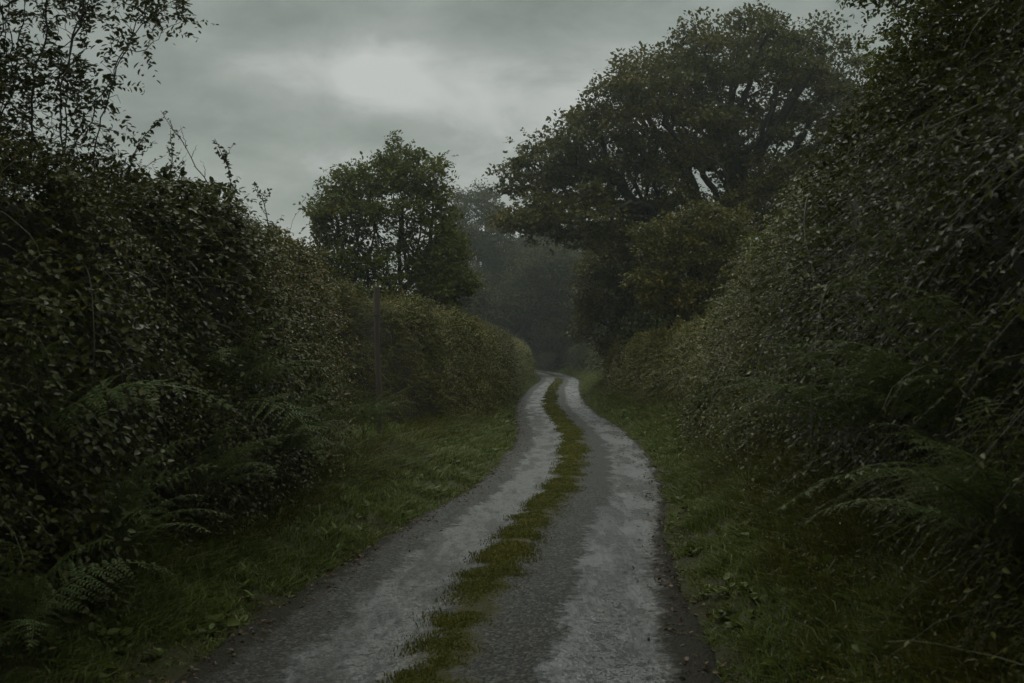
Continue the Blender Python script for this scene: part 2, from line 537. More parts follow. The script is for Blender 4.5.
def undergrowth(side, label, q0, q1, dens):
    g = Geo()
    for (a, bb, k, sc) in ((2.5, 9, 1, 1), (9, 16, .6, 1.15), (16, 28, .25, 1.5), (28, 48, .12, 2.1)):
        n = int((bb - a) * dens * k)
        y = RNG.uniform(a, bb, n)
        q = RNG.uniform(q0, q1, n) + fbm(np.stack([y, 0 * y, 0 * y + side], 1), 1.1, 77) * .25
        x = cx(y) + side * (halfw(y) + q)
        pt = np.stack([x, y, gz(x, y) - .02], 1)
        cl = fbm(pt, .5, 81)
        kp = cl > RNG.uniform(-.6, .35, n)
        pt, cl, q = pt[kp], cl[kp], q[kp]
        n = len(pt)
        up = sstep(q0 - .2, q1, q)
        # tangled leafy stems
        h = n // 2
        d = np.stack([-side * RNG.uniform(.0, .9, h), RNG.normal(-.1, .55, h), RNG.uniform(.5, 1.2, h)], 1)
        sprays(g, g, pt[:h], d, RNG.uniform(.18, .5, h) * (.5 + .6 * up[:h]), 8, .034 * sc, .55, np.clip(.5 + .25 * cl[:h] + RNG.normal(0, .12, h), 0, 1), .85, .85, stem_r=.0024 * sc)
        # long arching grass
        nb = 5
        pb = np.repeat(pt[h:], nb, 0) + RNG.normal(0, .035, ((n - h) * nb, 3)) * [1, 1, 0]
        kb = len(pb)
        lean = np.stack([-side * RNG.uniform(.2, 1.5, kb), RNG.normal(-.1, .6, kb), 0 * pb[:, 0]], 1)
        blades(g, pb, RNG.uniform(.12, .38, kb) * np.repeat(.5 + .6 * up[h:], nb), lean, .0035 * sc * RNG.uniform(.7, 1.4, kb), np.clip(RNG.normal(.55, .18, kb), 0, 1))
    tag(g.build('undergrowth', M['bank']), label, 'undergrowth', kind='stuff')


undergrowth(-1, 'tangle of weeds and long grass along the foot of the left hedges', .75, 1.75, 620)
undergrowth(1, 'tangle of weeds and long grass along the foot of the right hedges', .55, 1.6, 680)

g = Geo()
n = 11000
y = 2.5 + 38 * RNG.random(n) ** 1.7
sd = np.where(RNG.random(n) < .5, -1.0, 1.0)
q = RNG.normal(-.02, .13, n)
x = cx(y) + sd * (halfw(y) + q)
stray = RNG.random(n) < .02
x = np.where(stray, cx(y) + RNG.uniform(-1.2, 1.2, n), x)
pt = np.stack([x, y, 0 * x], 1)
cl = fbm(pt, .45, 61)
keep = (cl > RNG.uniform(-.6, .5, n))
pt, stray, sd = pt[keep], stray[keep], sd[keep]
pt[:, 2] = np.where(np.abs(pt[:, 0] - cx(pt[:, 1])) > halfw(pt[:, 1]) - .02, gz(pt[:, 0], pt[:, 1]) + .02, .022)
n = len(pt)
leaves(g, pt, RNG.normal(0, 1, (n, 3)) * [1, 1, .25], UP + RNG.normal(0, .35, (n, 3)), RNG.uniform(.014, .045, n), RNG.uniform(.6, 1.3, n), np.clip(RNG.beta(1.4, 2.9, n), 0, 1))
tag(g.build('leaf_litter', M['litter']), 'brown fallen leaves strewn along the lane edges', 'fallen leaves', kind='stuff')


# ------------------------------------------------------------------ hedges
def hedge(name, label, path, heights, thick, leafmat, dens, leaf, J=11, spray=.34, droop=.35, disp=.2, sink=.2, tintc=.42, seed=1, dfall=None, top_shoots=30, straggle=0, width=1.0, lean=0.25, group=None, out_dir=1.0, down=0.0, toward=0.0, chaos=.5, spread=1.0, gap=(-.62, .12), inset=.40, far_lit_tint=None):
    """path: face line on the ground (the lane side); lane lies on the side out_dir"""
    rng = np.random.default_rng(seed)
    P, S = spline([(a, b_, h) for (a, b_), h in zip(path, heights)], 260)
    H = P[:, 2].copy()
    B = P.copy()
    B[:, 2] = gz(B[:, 0], B[:, 1])
    tan = nrm(np.gradient(B * [1, 1, 0], axis=0))
    outn = np.stack([-tan[:, 1], tan[:, 0], 0 * tan[:, 0]], 1) * out_dir     # towards the lane
    total = S[-1]

    def surf(s, a, inset=0.0):
        Hs = np.interp(s, S, H)
        endf = np.sqrt(np.clip(1 - np.clip(1 - np.minimum(s, total - s) / .9, 0, 1) ** 2, .02, 1))
        bx = np.stack([np.interp(s, S, B[:, k]) for k in range(3)], -1)
        on = np.stack([np.interp(s, S, outn[:, k]) for k in range(3)], -1)
        c, sn = np.cos(a), np.sin(a)
        off = thick / 2 - thick / 2 * endf * np.sign(c) * np.abs(c) ** .55
        zz = (Hs + sink) * (.72 + .28 * endf) * np.abs(sn) ** .62
        off = off + lean * (zz / np.maximum(Hs, .1)) * (a < math.pi / 2 + .3)
        p = bx - on * off[..., None]
        p[..., 2] += zz - sink
        nv = nrm(on * c[..., None] + UP * (sn * .9)[..., None])
        d = disp * (fbm(p, .95, seed * 7) * .9 + fbm(p, .33, seed * 7 + 3) * .5) - inset
        return p + nv * d[..., None], nv, on
    t = thing(name, label, 'hedge', group)
    # inner thicket
    ns, na = max(24, int(total / .28)), 22
    s_, a_ = np.meshgrid(np.linspace(.12, total - .12, ns), np.linspace(.0, math.pi, na), indexing='ij')
    p, _, _ = surf(s_, a_, inset * (.5 + .5 * np.abs(np.cos(a_))))
    g = Geo()
    ii = (np.arange(ns - 1)[:, None] * na + np.arange(na - 1)[None]).ravel()
    g.add(p, np.stack([ii, ii + na, ii + na + 1, ii + 1], 1), .5)
    core = g.build('thicket', M['thicket'], t, True)
    # leafy sprays
    gl, gs = Geo(), Geo()
    outline = np.mean(H) * 1.0 + thick * .9
    n = int(total * outline * dens)
    s = rng.uniform(0, total, n)
    a = np.arcsin(rng.random(n) ** 1.4)
    over = rng.random(n) < .42
    a = np.where(over, rng.uniform(.9, 2.3, n), a)
    yy = np.interp(s, S, B[:, 1])
    sc = np.ones(n)
    if dfall is not None:
        sc = np.interp(yy, [dfall, dfall * 2, dfall * 4, dfall * 8], [1, 1.45, 2.3, 3.6])
        keep = (rng.random(n) < 1 / sc ** 2) & (yy > .5)
        s, a, sc = s[keep], a[keep], sc[keep]
        n = len(s)
    p, nv, on = surf(s, a, 0)
    cl = fbm(p, .42, seed + 90, 2) + .5 * fbm(p, 1.1, seed + 95, 2)
    keep = cl > rng.uniform(gap[0], gap[1], n)
    s, a, sc, p, nv, on, cl = s[keep], a[keep], sc[keep], p[keep], nv[keep], on[keep], cl[keep]
    n = len(s)
    p = p + nv * (.16 * np.clip(cl, -.6, .6) - rng.uniform(.02, .30, n))[:, None]
    d = nv * .75 + rng.normal(0, chaos, (n, 3)) + UP * .12
    d = d + UP * (-down * np.cos(a) ** 2)[:, None] + np.array([0, -1.0, 0]) * toward
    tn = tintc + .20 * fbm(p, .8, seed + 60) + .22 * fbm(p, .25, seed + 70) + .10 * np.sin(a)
    if far_lit_tint:
        tn = tn + far_lit_tint[2] * sstep(far_lit_tint[0], far_lit_tint[1], p[:, 1])  # leaf colour lightens with distance, painting the far stretch as better lit
    kind = fbm(p, 1.3, seed + 33, 2)
    lf = leaf * np.clip(1.0 + .8 * kind, .65, 1.3)
    wd = width * np.where(kind > .12, 1.3, 1.0)
    tn = tn - .07 * np.sign(kind - .12)
    for k in np.unique(np.round(sc, 1)):
        q = np.round(sc, 1) == k
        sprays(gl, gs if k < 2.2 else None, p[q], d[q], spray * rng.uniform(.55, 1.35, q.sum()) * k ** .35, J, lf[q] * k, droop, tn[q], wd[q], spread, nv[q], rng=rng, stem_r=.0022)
    # shoots that stick out of the top and face
    n = int(total * top_shoots / 6)
    s = rng.uniform(.3, total - .3, n)
    a = rng.uniform(.95, 2.0, n)
    p, nv, on = surf(s, a, .08)
    d = UP * 1.0 + nv * .3 + rng.normal(0, .35, (n, 3))
    k = np.interp(np.interp(s, S, B[:, 1]), [10, 40], [1.0, 1.5])
    sprays(gl, gs, p, d, rng.uniform(.2, .62, n), 12, leaf * .8 * k.mean(), .28, np.clip(rng.normal(tintc + .2, .15, n), 0, 1), width, .9, rng=rng, stem_r=.003)
    gl.build('foliage', leafmat, t)
    if gs.n:
        gs.build('twigs', M['stem'], t)
    if straggle:
        # long pale climbing and trailing stems with a few small leaves
        g2, g3 = Geo(), Geo()
        n = straggle
        s = rng.uniform(.5, total - .5, n)
        a = rng.uniform(.02, 1.15, n)
        p, nv, on = surf(s, a, .02)
        M_ = 9
        dirs = nrm(nv * .5 + rng.normal(0, .7, (n, 3)) + UP * rng.normal(-.15, .55, (n, 1)))
        cur = p.copy()
        pts = [cur.copy()]
        for q in range(M_ - 1):
            dirs = nrm(dirs + rng.normal(0, .33, (n, 3)) + UP * -.13 - nv * .05)
            cur = cur + dirs * rng.uniform(.06, .11, (n, 1))
            pts.append(cur.copy())
        pts = np.stack(pts, 1)
        tubes(g2, pts, np.linspace(1, .45, M_)[None] * rng.uniform(.0018, .0036, (n, 1)), 4, .6)
        for q in range(1, M_):
            kk = rng.random(n) < .75
            leaves(g3, pts[kk, q], rng.normal(0, 1, (kk.sum(), 3)), UP + rng.normal(0, .5, (kk.sum(), 3)), rng.uniform(.02, .045, kk.sum()), .9, np.clip(rng.normal(.68, .14, kk.sum()), 0, 1))
        o = tag(g2.build('trailing_stems', M['stemgreen'], t), kind='stuff')
        g3.build('stem_leaves', leafmat, o)
    return t, surf, total


hedge('hedge', 'tall dark overgrown hedge filling the left foreground beside the lane',
      [(-3.7, -4), (-3.15, 0), (-2.75, 4), (-2.42, 7.6), (-2.2, 10), (-2.12, 13), (-2.6, 16.3)], [2.62, 2.62, 2.62, 2.68, 2.76, 2.7, 2.5],
      1.9, M['hedge'], 205, .056, J=14, spray=.48, droop=.65, chaos=.34, spread=.75, width=.9, gap=(-.48, .26), inset=.5, disp=.24, seed=3, dfall=9, top_shoots=60, straggle=520, out_dir=-1.0, down=.45, tintc=.42, lean=.12, far_lit_tint=(9, 15, .30))
hedge('hedge', 'clipped flat-topped hedge on the left just beyond the wooden post',
      [(-6.5, 18.9), (-3.9, 18.9), (-2.5, 18.7), (-1.4, 20.7), (-.7, 26.2), (-.22, 36), (.05, 45), (.6, 60), (1.3, 75), (1.35, 90), (.6, 106)], [2.3, 2.3, 2.3, 2.35, 2.35, 2.4, 2.4, 2.3, 2.2, 2.1, 2.0],
      1.5, M['clipped'], 260, .046, gap=(-.95, .0), J=10, spray=.30, droop=.35, chaos=.6, disp=.25, seed=5, dfall=16, top_shoots=60, straggle=160, out_dir=-1.0, down=.2, tintc=.45)
hedge('hedge', 'wild overgrown hedge bank on the right foreground with drooping wet shoots',
      [(.6, -4), (1.42, 0), (1.88, 4), (2.1, 6), (2.36, 9), (2.6, 12), (2.92, 16), (3.1, 19)], [3.1, 3.1, 3.1, 3.15, 3.1, 2.95, 2.45, 2.0],
      2.0, M['bank_shaded'], 205, .052, gap=(-.46, .26), inset=.5, J=13, spray=.50, droop=.55, chaos=.36, spread=.75, width=.9, disp=.26, seed=8, dfall=9, top_shoots=60, straggle=420, out_dir=1.0, down=.5, lean=.16, toward=.25, tintc=.36, far_lit_tint=(7.5, 12, .38))
hedge('hedge', 'neat low pale-green hedge on the right between the wild bank and the bend',
      [(3.25, 18.6), (3.4, 24), (3.25, 30), (3.3, 37), (3.45, 41)], [2.0, 1.85, 1.75, 1.65, 1.5],
      1.6, M['clipped'], 260, .044, gap=(-1.0, -.05), J=10, spray=.28, droop=.35, disp=.17, seed=11, dfall=16, top_shoots=34, straggle=80, out_dir=1.0, down=.3, lean=.25, tintc=.5)
hedge('hedge_clump', 'small rounded hedge clump at the inside of the bend below the ivy-dark tree',
      [(3.35, 43.2), (3.7, 45.5), (4.1, 48.5)], [1.7, 1.8, 1.6],
      1.3, M['clipped'], 120, .07, J=9, spray=.35, disp=.14, seed=13, top_shoots=14, out_dir=1.0, tintc=.6)
hedge('hedge', 'dim far hedge on the right of the lane past the bend',
      [(4.5, 52), (5.4, 70), (5.5, 86), (4.9, 104), (2.5, 121)], [1.4, 1.5, 1.6, 1.7, 1.8],
      1.3, M['far'], 45, .16, J=8, spray=.5, disp=.2, seed=14, top_shoots=6, out_dir=1.0, tintc=.5)
hedge('hedge', 'dark hazy hedge bank closing the far end of the lane',
      [(4, 126), (-3, 136), (-14, 142), (-34, 146)], [2.6, 2.8, 3.0, 3.0],
      2.2, M['far'], 30, .24, J=8, spray=.7, disp=.3, seed=15, top_shoots=6, out_dir=1.0, tintc=.4)


# ------------------------------------------------------------------ trees (space colonisation)
def px(x, y, d):
    """a point the photo shows at pixel x, y, at a distance d"""
    return np.array([(x - 512) / F_PX * d, d, CAM_H + (HORIZ - y) / F_PX * d])


def in_ellipsoids(ells, n, rng, shell=.25, clumps=0, clump_r=.5):
    if clumps:
        c = in_ellipsoids(ells, clumps, rng, .5)
        q = rng.integers(0, clumps, n)
        return c[q] + rng.normal(0, .5, (n, 3)) * clump_r * rng.uniform(.7, 1.3, clumps)[q][:, None]
    vol = np.array([np.prod(e[1]) for e in ells]) ** .75
    idx = rng.choice(len(ells), n, p=vol / vol.sum())
    c = np.array([e[0] for e in ells])[idx]
    r = np.array([e[1] for e in ells])[idx]
    d = nrm(rng.normal(0, 1, (n, 3)))
    k = (shell + (1 - shell) * rng.random(n)) ** (1 / 2.2)
    return c + d * r * k[:, None]


def colonise(att, stems, step, infl, kill, iters, rng, trop=.0, wig=.12):
    nodes, par = [], []
    for st in stems:
        for i, p in enumerate(st):
            nodes.append(np.array(p, float))
            par.append(len(nodes) - 2 if i else -1)
    nodes = np.array(nodes)
    par = list(par)
    D = np.linalg.norm(att[:, None] - nodes[None], axis=2)
    near, dist = D.argmin(1), D.min(1)
    alive = np.ones(len(att), bool)
    kids = np.zeros(60000, int)
    for it in range(iters):
        act = alive & (dist < infl)
        if not act.any():
            # stretch the nearest stem towards the crown
            act = alive & (dist <= dist[alive].min() + step) if alive.any() else act
            if not act.any():
                break
        src = near[act]
        dv = nrm(att[act] - nodes[src])
        u, inv = np.unique(src, return_inverse=True)
        acc = np.zeros((len(u), 3))
        np.add.at(acc, inv, dv)
        ok = kids[u] < 4
        if not ok.any():
            break
        u, acc = u[ok], acc[ok]
        dn = nrm(nrm(acc) + rng.normal(0, wig, acc.shape) + UP * trop)
        new = nodes[u] + dn * step
        kids[u] += 1
        base = len(nodes)
        nodes = np.vstack([nodes, new])
        par.extend(u.tolist())
        D = np.linalg.norm(att[:, None] - new[None], axis=2)
        j = D.argmin(1)
        dj = D[np.arange(len(att)), j]
        upd = dj < dist
        near[upd] = base + j[upd]
        dist[upd] = dj[upd]
        alive &= dist > kill
        if not alive.any() or len(nodes) > 30000:
            break
    return nodes, np.array(par)


def tree(name, label, stems, ells, leafmat, natt, step, infl, kill, trunk_r, leaf, per, seed, group=None, cat='tree', tip_r=.012, expo=2.3,
         tintc=.45, cluster=.3, twig_len=None, J=8, trop=.03, wig=.14, iters=140, shell=.25, skip=0.0, droop=.25, width=1.15, fork_r=None, tip_depth=2, bark='bark', tvar=.16, clumps=0, clump_r=.5, pads=None):
    rng = np.random.default_rng(seed)
    att = in_ellipsoids(ells, natt, rng, shell, clumps, clump_r)
    att = att[att[:, 2] > .35]
    nodes, par = colonise(att, stems, step, infl, kill, iters, rng, trop, wig)
    n = len(nodes)
    r = np.zeros(n)
    nch = np.zeros(n, int)
    depth = np.zeros(n, int)
    big = np.full(n, -1)
    bigr = np.zeros(n)
    for i in range(n - 1, -1, -1):
        r[i] = tip_r if nch[i] == 0 else r[i] ** (1 / expo)
        p_ = par[i]
        if p_ >= 0:
            r[p_] += r[i] ** expo
            nch[p_] += 1
            depth[p_] = max(depth[p_], depth[i] + 1)
            if r[i] > bigr[p_]:
                bigr[p_], big[p_] = r[i], i
    root = r.max()
    r = tip_r + (r - tip_r) * (trunk_r - tip_r) / max(root - tip_r, 1e-6)
    t = thing(name, label, cat, group)
    gt, gb = Geo(), Geo()
    limb = fork_r if fork_r else trunk_r * .42
    starts = [i for i in range(n) if par[i] < 0 or big[par[i]] != i]
    for s in starts:
        ch = [s] if par[s] < 0 else [par[s], s]
        while big[ch[-1]] >= 0:
            ch.append(big[ch[-1]])
        if len(ch) < 2:
            continue
        rr = r[ch].copy()
        if par[s] >= 0:
            rr[0] = min(rr[0], rr[1] * 1.15)
        P_ = nodes[ch]
        if par[s] < 0:
            rr[:2] *= [1.45, 1.12]
        side = 9 if rr.max() > .12 else 5 if rr.max() > .03 else 3
        if rr[-1] > 0:
            rr[-1] *= .5
        tubes(gt if rr.max() >= limb else gb, P_, rr[None], side, .5)
    if gt.n:
        gt.build('trunk', M[bark], t, True)
    if gb.n:
        gb.build('branches', M[bark], t, True)
    # leaves at the ends
    tips = np.where((depth <= tip_depth) & (rng.random(n) > skip))[0]
    pass
    tips = tips[par[tips] >= 0]
    base = nodes[tips]
    d0 = nrm(nodes[tips] - nodes[par[tips]])
    gl = Geo()
    tl = twig_len if twig_len else cluster
    for k in range(per):
        b_ = base + rng.normal(0, cluster * .38, base.shape)
        d = d0 * .6 + rng.normal(0, .65, base.shape) + UP * .15
        tn = tintc + .22 * fbm(b_, step * 5, seed + 5) + .2 * fbm(b_, step * 1.5, seed + 9)
        sprays(gl, None, b_, d, tl * rng.uniform(.6, 1.3, len(b_)), J, leaf, droop, tn, width, 1.0, rng=rng, tintvar=tvar)
    if pads:
        npad, pr, nl, flat = pads
        cand = np.where((depth <= 6) & (nodes[:, 2] > 1.2))[0]
        order = rng.permutation(cand)
        cs = []
        for i in order:
            if len(cs) >= npad:
                break
            if all(np.sum((nodes[i] - c) ** 2) > (pr * .75) ** 2 for c in cs):
                cs.append(nodes[i])
        cs = np.array(cs)
        rad = pr * rng.uniform(.65, 1.3, len(cs))
        q = rng.integers(0, len(cs), nl * len(cs))
        o_ = nrm(rng.normal(0, 1, (len(q), 3))) * (rng.random((len(q), 1)) ** .45)
        o_[:, 2] = np.where(o_[:, 2] < 0, o_[:, 2] * .6, o_[:, 2])
        b_ = cs[q] + o_ * rad[q][:, None] * [1, 1, flat]
        b_ = b_ + fbm(b_, pr * .6, seed + 44, 2)[:, None] * o_ * pr * .5
        tn = tintc + .13 * rng.normal(0, 1, len(cs))[q] + rng.normal(0, .14, len(q)) + .15 * fbm(b_, pr * .5, seed + 3, 2)
        leaves(gl, b_, o_ * .8 + rng.normal(0, .6, o_.shape), UP * .7 + o_ * .6 + rng.normal(0, .45, o_.shape), leaf * rng.uniform(.7, 1.35, len(q)), width, np.clip(tn, 0, 1))
    gl.build('crown', leafmat, t)
    return t, nodes


def E(x, y, d, rx, ry, rd):
    s = d / F_PX
    return (px(x, y, d), np.array([rx * s, rd, ry * s]))


def stem(a, b_, n, wob=.1, seed=0):
    r = np.random.default_rng(seed)
    t = np.linspace(0, 1, n)[:, None]
    p = np.asarray(a) * (1 - t) + np.asarray(b_) * t
    p[1:-1] += r.normal(0, wob, (n - 2, 3)) * [1, 1, .2]
    return p


# the great oak over the right of the lane
oak_base = np.array([7.0, 40.5, .3])
tree('oak_tree', 'great spreading oak with heavy dark limbs towering over the right of the lane',
     [stem(oak_base, px(722, 268, 40.5), 9, .08, 2)],
     [E(752, 98, 40, 118, 80, 4.6), E(662, 120, 39, 82, 62, 4.2), E(600, 155, 39, 64, 42, 3.4), E(540, 172, 39, 42, 38, 2.6), E(838, 128, 41, 50, 84, 3.8), E(600, 218, 38, 70, 34, 3.0),
      E(690, 196, 40, 110, 62, 4.4), E(770, 200, 42, 60, 50, 3.0), E(535, 222, 38, 34, 34, 2.4)],
     M['oak'], 3600, .36, 2.6, .45, .55, .135, 2, 21, tip_r=.012, expo=2.9, cluster=.42, J=7, tintc=.45, tip_depth=2, wig=.2, shell=.12, fork_r=.14, droop=.05, pads=(330, .77, 230, .5))
tree('field_maple', 'rounded dark green field maple standing behind the clipped left hedge',
     [stem([-3.5, 30, .2], px(384, 312, 30), 5, .05, 3), stem([-3.3, 30.2, .2], px(398, 300, 30.4), 5, .05, 4)],
     [E(392, 215, 30, 62, 58, 1.7), E(405, 172, 30, 32, 26, 1.0), E(398, 150, 30, 12, 16, .4), E(441, 168, 30, 11, 22, .4), E(348, 186, 30, 12, 22, .4), E(322, 216, 30, 14, 18, .5), E(345, 212, 30, 38, 48, 1.2), E(432, 190, 30, 22, 36, .8), E(436, 250, 30, 38, 48, 1.3), E(340, 262, 30, 36, 36, 1.2), E(390, 285, 30, 78, 30, 1.6), E(362, 300, 30, 60, 20, 1.4), E(450, 285, 30.5, 26, 26, 1.2), E(325, 285, 30, 26, 24, 1.0)],
     M['maple'], 2600, .18, 1.5, .22, .13, .10, 3, 23, tip_r=.006, cluster=.3, J=8, tintc=.5, tip_depth=3, trop=.1, wig=.2, shell=.2, pads=(150, .36, 125, .8))
tree('ivy_tree', 'dense leaning tree hanging over the bend left of the oak trunk',
     [stem([5.4, 48, .2], px(630, 275, 47), 6, .08, 5)],
     [E(616, 262, 46.5, 34, 30, 1.7), E(594, 286, 45.5, 20, 34, 1.2), E(586, 322, 45.5, 14, 18, .9), E(634, 318, 47, 24, 50, 1.5), E(622, 238, 47, 38, 26, 1.7), E(608, 330, 46, 14, 26, .8), E(618, 350, 47.5, 22, 22, 1.2)],
     M['bank'], 2200, .24, 2.0, .29, .28, .12, 3, 25, tip_r=.012, cluster=.36, J=7, tintc=.6, droop=.3, pads=(140, .5, 140, .85))
tree('thorn_tree', 'bushy olive hawthorn in front of the oak trunk behind the right hedge',
     [stem([4.9, 29.5, .3], px(700, 290, 29.5), 5, .06, 6)],
     [E(702, 226, 29.5, 34, 24, 1.1), E(662, 238, 29.3, 30, 20, .9), E(684, 262, 29.5, 44, 22, 1.2), E(722, 262, 30, 34, 36, 1.2), E(650, 282, 29.2, 26, 16, .8), E(690, 298, 29.5, 52, 24, 1.2), E(738, 236, 30.2, 20, 30, .8)],
     M['bank'], 1900, .18, 1.5, .22, .10, .085, 3, 27, tip_r=.006, cluster=.27, J=7, tintc=.66, shell=.1, pads=(120, .36, 120, .6))
tree('holly_tree', 'near-black bushy tree in the deep shade under the oak',
     [stem([7.6, 37, .3], px(745, 320, 37), 4, .05, 7)],
     [E(745, 290, 37, 52, 40, 1.8), E(690, 325, 37, 46, 28, 1.5), E(790, 280, 37, 36, 40, 1.5), E(640, 345, 37.5, 20, 22, .8), E(672, 290, 38, 40, 40, 1.4)],
     M['far'], 1900, .2, 1.7, .25, .15, .11, 2, 28, tip_r=.009, cluster=.3, J=7, tintc=.3, pads=(150, .5, 150, .8))

# hazels of the right bank, reaching over the frame
tree('hazel_tree', 'leafy hazel growing out of the right hedge below the oak limb',
     [stem([3.55, 12.2, .5], [3.62, 12.0, 3.2], 5, .04, 8), stem([3.75, 11.7, .5], [4.1, 11.4, 3.0], 5, .04, 9)],
     [(np.array([4.55, 11.4, 3.8]), np.array([1.1, 1.8, .95])), (np.array([3.5, 12.6, 2.85]), np.array([.75, 1.3, .5])), (np.array([4.7, 10.6, 4.6]), np.array([1.3, 1.8, 1.2])), (np.array([4.0, 9.0, 3.6]), np.array([1.1, 1.4, .9]))],
     M['hazel'], 3200, .10, .9, .12, .045, .06, 4, 31, tip_r=.0035, cluster=.17, twig_len=.26, J=9, tintc=.5, droop=.45, trop=.0, fork_r=.018)
tree('ash_tree', 'dark overhanging tree with drooping sprays across the top right corner',
     [stem([4.3, 6.6, .5], [4.5, 7.0, 3.6], 6, .05, 10)],
     [(np.array([3.9, 7.2, 4.3]), np.array([1.35, 1.6, .8])), (np.array([3.0, 8.2, 4.75]), np.array([.9, 1.2, .45])), (np.array([4.4, 6.2, 5.4]), np.array([1.7, 2.6, 1.2])), (np.array([4.4, 3.6, 4.4]), np.array([1.5, 2.6, 1.2])), (np.array([3.2, 5.0, 5.4]), np.array([1.5, 2.6, .8])), (np.array([3.3, 8.6, 5.6]), np.array([1.3, 1.4, .6])), (np.array([2.4, 2.6, 5.4]), np.array([2.2, 3.0, .8])), (np.array([.4, 2.2, 5.9]), np.array([1.8, 2.6, .7]))],  # high unseen masses over the near lane are added to shade the foreground
     M['hazel'], 6000, .13, 1.1, .16, .08, .072, 5, 33, tip_r=.004, cluster=.2, twig_len=.32, J=9, tintc=.38, droop=.55, trop=.02, width=.8, fork_r=.03)
# open shrub behind the left hedge
tree('elder_shrub', 'open twiggy shrub with many upright stems above the left hedge',
     [stem([-4.7 + .09 * k, 8.3 + .25 * math.sin(k * 2.1), .4], [-4.75 + .17 * k, 8.2 + .3 * math.sin(k * 1.7), 2.6 + .12 * math.cos(k)], 6, .03, 40 + k) for k in range(11)],
     [(np.array([-4.05, 8.0, 4.0]), np.array([.95, .9, 1.15])), (np.array([-2.78, 8.2, 4.15]), np.array([.42, .5, .36])), (np.array([-3.4, 8.0, 3.4]), np.array([.62, .7, .5])), (np.array([-3.6, 7.6, 5.0]), np.array([1.3, 1.0, .7])), (np.array([-4.8, 7.0, 4.2]), np.array([1.0, 1.2, 1.2])), (np.array([-3.9, 5.4, 4.9]), np.array([1.2, 1.6, .8]))],  # upper and nearer masses out of view are added to shade the left side
     M['hedge'], 6600, .078, .8, .085, .02, .058, 2, 35, cat='shrub', tip_r=.0026, cluster=.13, twig_len=.17, J=8, width=.85, tintc=.3, droop=.4, trop=.16, wig=.2, skip=.15, tip_depth=3, fork_r=.014)

# trees beyond the bend, fading into the haze
far_spec = [
    ('tall hazy tree rising straight above the dip behind the maple', [E(478, 236, 104, 34, 52, 3.6), E(458, 270, 104, 34, 46, 3.4), E(500, 280, 104, 28, 50, 3.0)], (478, 104), .22),
    ('pale hazy rounded tree overhanging the far left of the bend', [E(552, 272, 92, 34, 26, 2.6), E(530, 298, 92, 30, 28, 2.4), E(572, 290, 92, 34, 30, 2.2), E(555, 310, 92, 36, 26, 2.2)], (494, 94), .2),
    ('faint hazy treetop rising behind the gap under the oak', [E(548, 250, 126, 40, 26, 3.4), E(585, 252, 126, 34, 30, 3.2), E(518, 275, 126, 30, 30, 3.0)], (520, 138), .26),
    ('dim hazy tree over the middle of the far bend', [E(582, 296, 108, 34, 40, 3.0), E(566, 330, 108, 30, 26, 2.6)], (584, 108), .22),
    ('low hazy tree directly behind the far end of the clipped hedge', [E(510, 322, 112, 34, 26, 3.0), E(486, 318, 112, 30, 30, 2.8)], (500, 112), .22),
    ('dark low tree at the very end of the lane', [E(545, 335, 128, 34, 26, 3.0), E(520, 345, 128, 26, 18, 2.6)], (540, 128), .24),
    ('dark low tree filling the gap right of the lane end', [E(596, 330, 122, 34, 36, 3.0), E(580, 348, 118, 26, 20, 2.2), E(612, 345, 118, 26, 22, 2.2)], (598, 122), .24),
    ('hazy tree half hidden behind the right side of the maple', [E(448, 300, 86, 34, 34, 2.6), E(470, 300, 86, 24, 30, 2.2)], (452, 86), .19),
    ('faint low distant tree between the left shoots and the maple', [E(282, 268, 118, 30, 13, 3.0), E(255, 272, 118, 24, 12, 2.4), E(308, 268, 118, 22, 16, 2.4)], (282, 118), .25),
    ('dim tree beyond the oak low at the right of the bend', [E(640, 300, 84, 36, 44, 2.8), E(668, 310, 84, 30, 36, 2.6)], (645, 84), .2),
    ('distant tree behind the hazel and the right hedge', [E(815, 262, 70, 50, 42, 3.0), E(770, 285, 70, 40, 34, 2.6), E(860, 270, 70, 40, 40, 2.6)], (815, 70), .17),
]
for i, (lab, el, (bx, d), lf) in enumerate(far_spec):
    b0 = px(bx, HORIZ, d)
    b0[2] = .2
    top = el[0][0].copy()
    top[2] = max(1.2, top[2] - el[0][1][2] * .9)
    tree('woodland_tree', lab, [stem(b0, top, 5, .15, 60 + i)], el, M['far'], 1300, .4, 3.6, .5, .26, lf, 1, 70 + i, 'hazy trees beyond the bend', tip_r=.02, cluster=.6, J=8, tintc=.45, iters=110, pads=(165, 1.2, 190, .62))


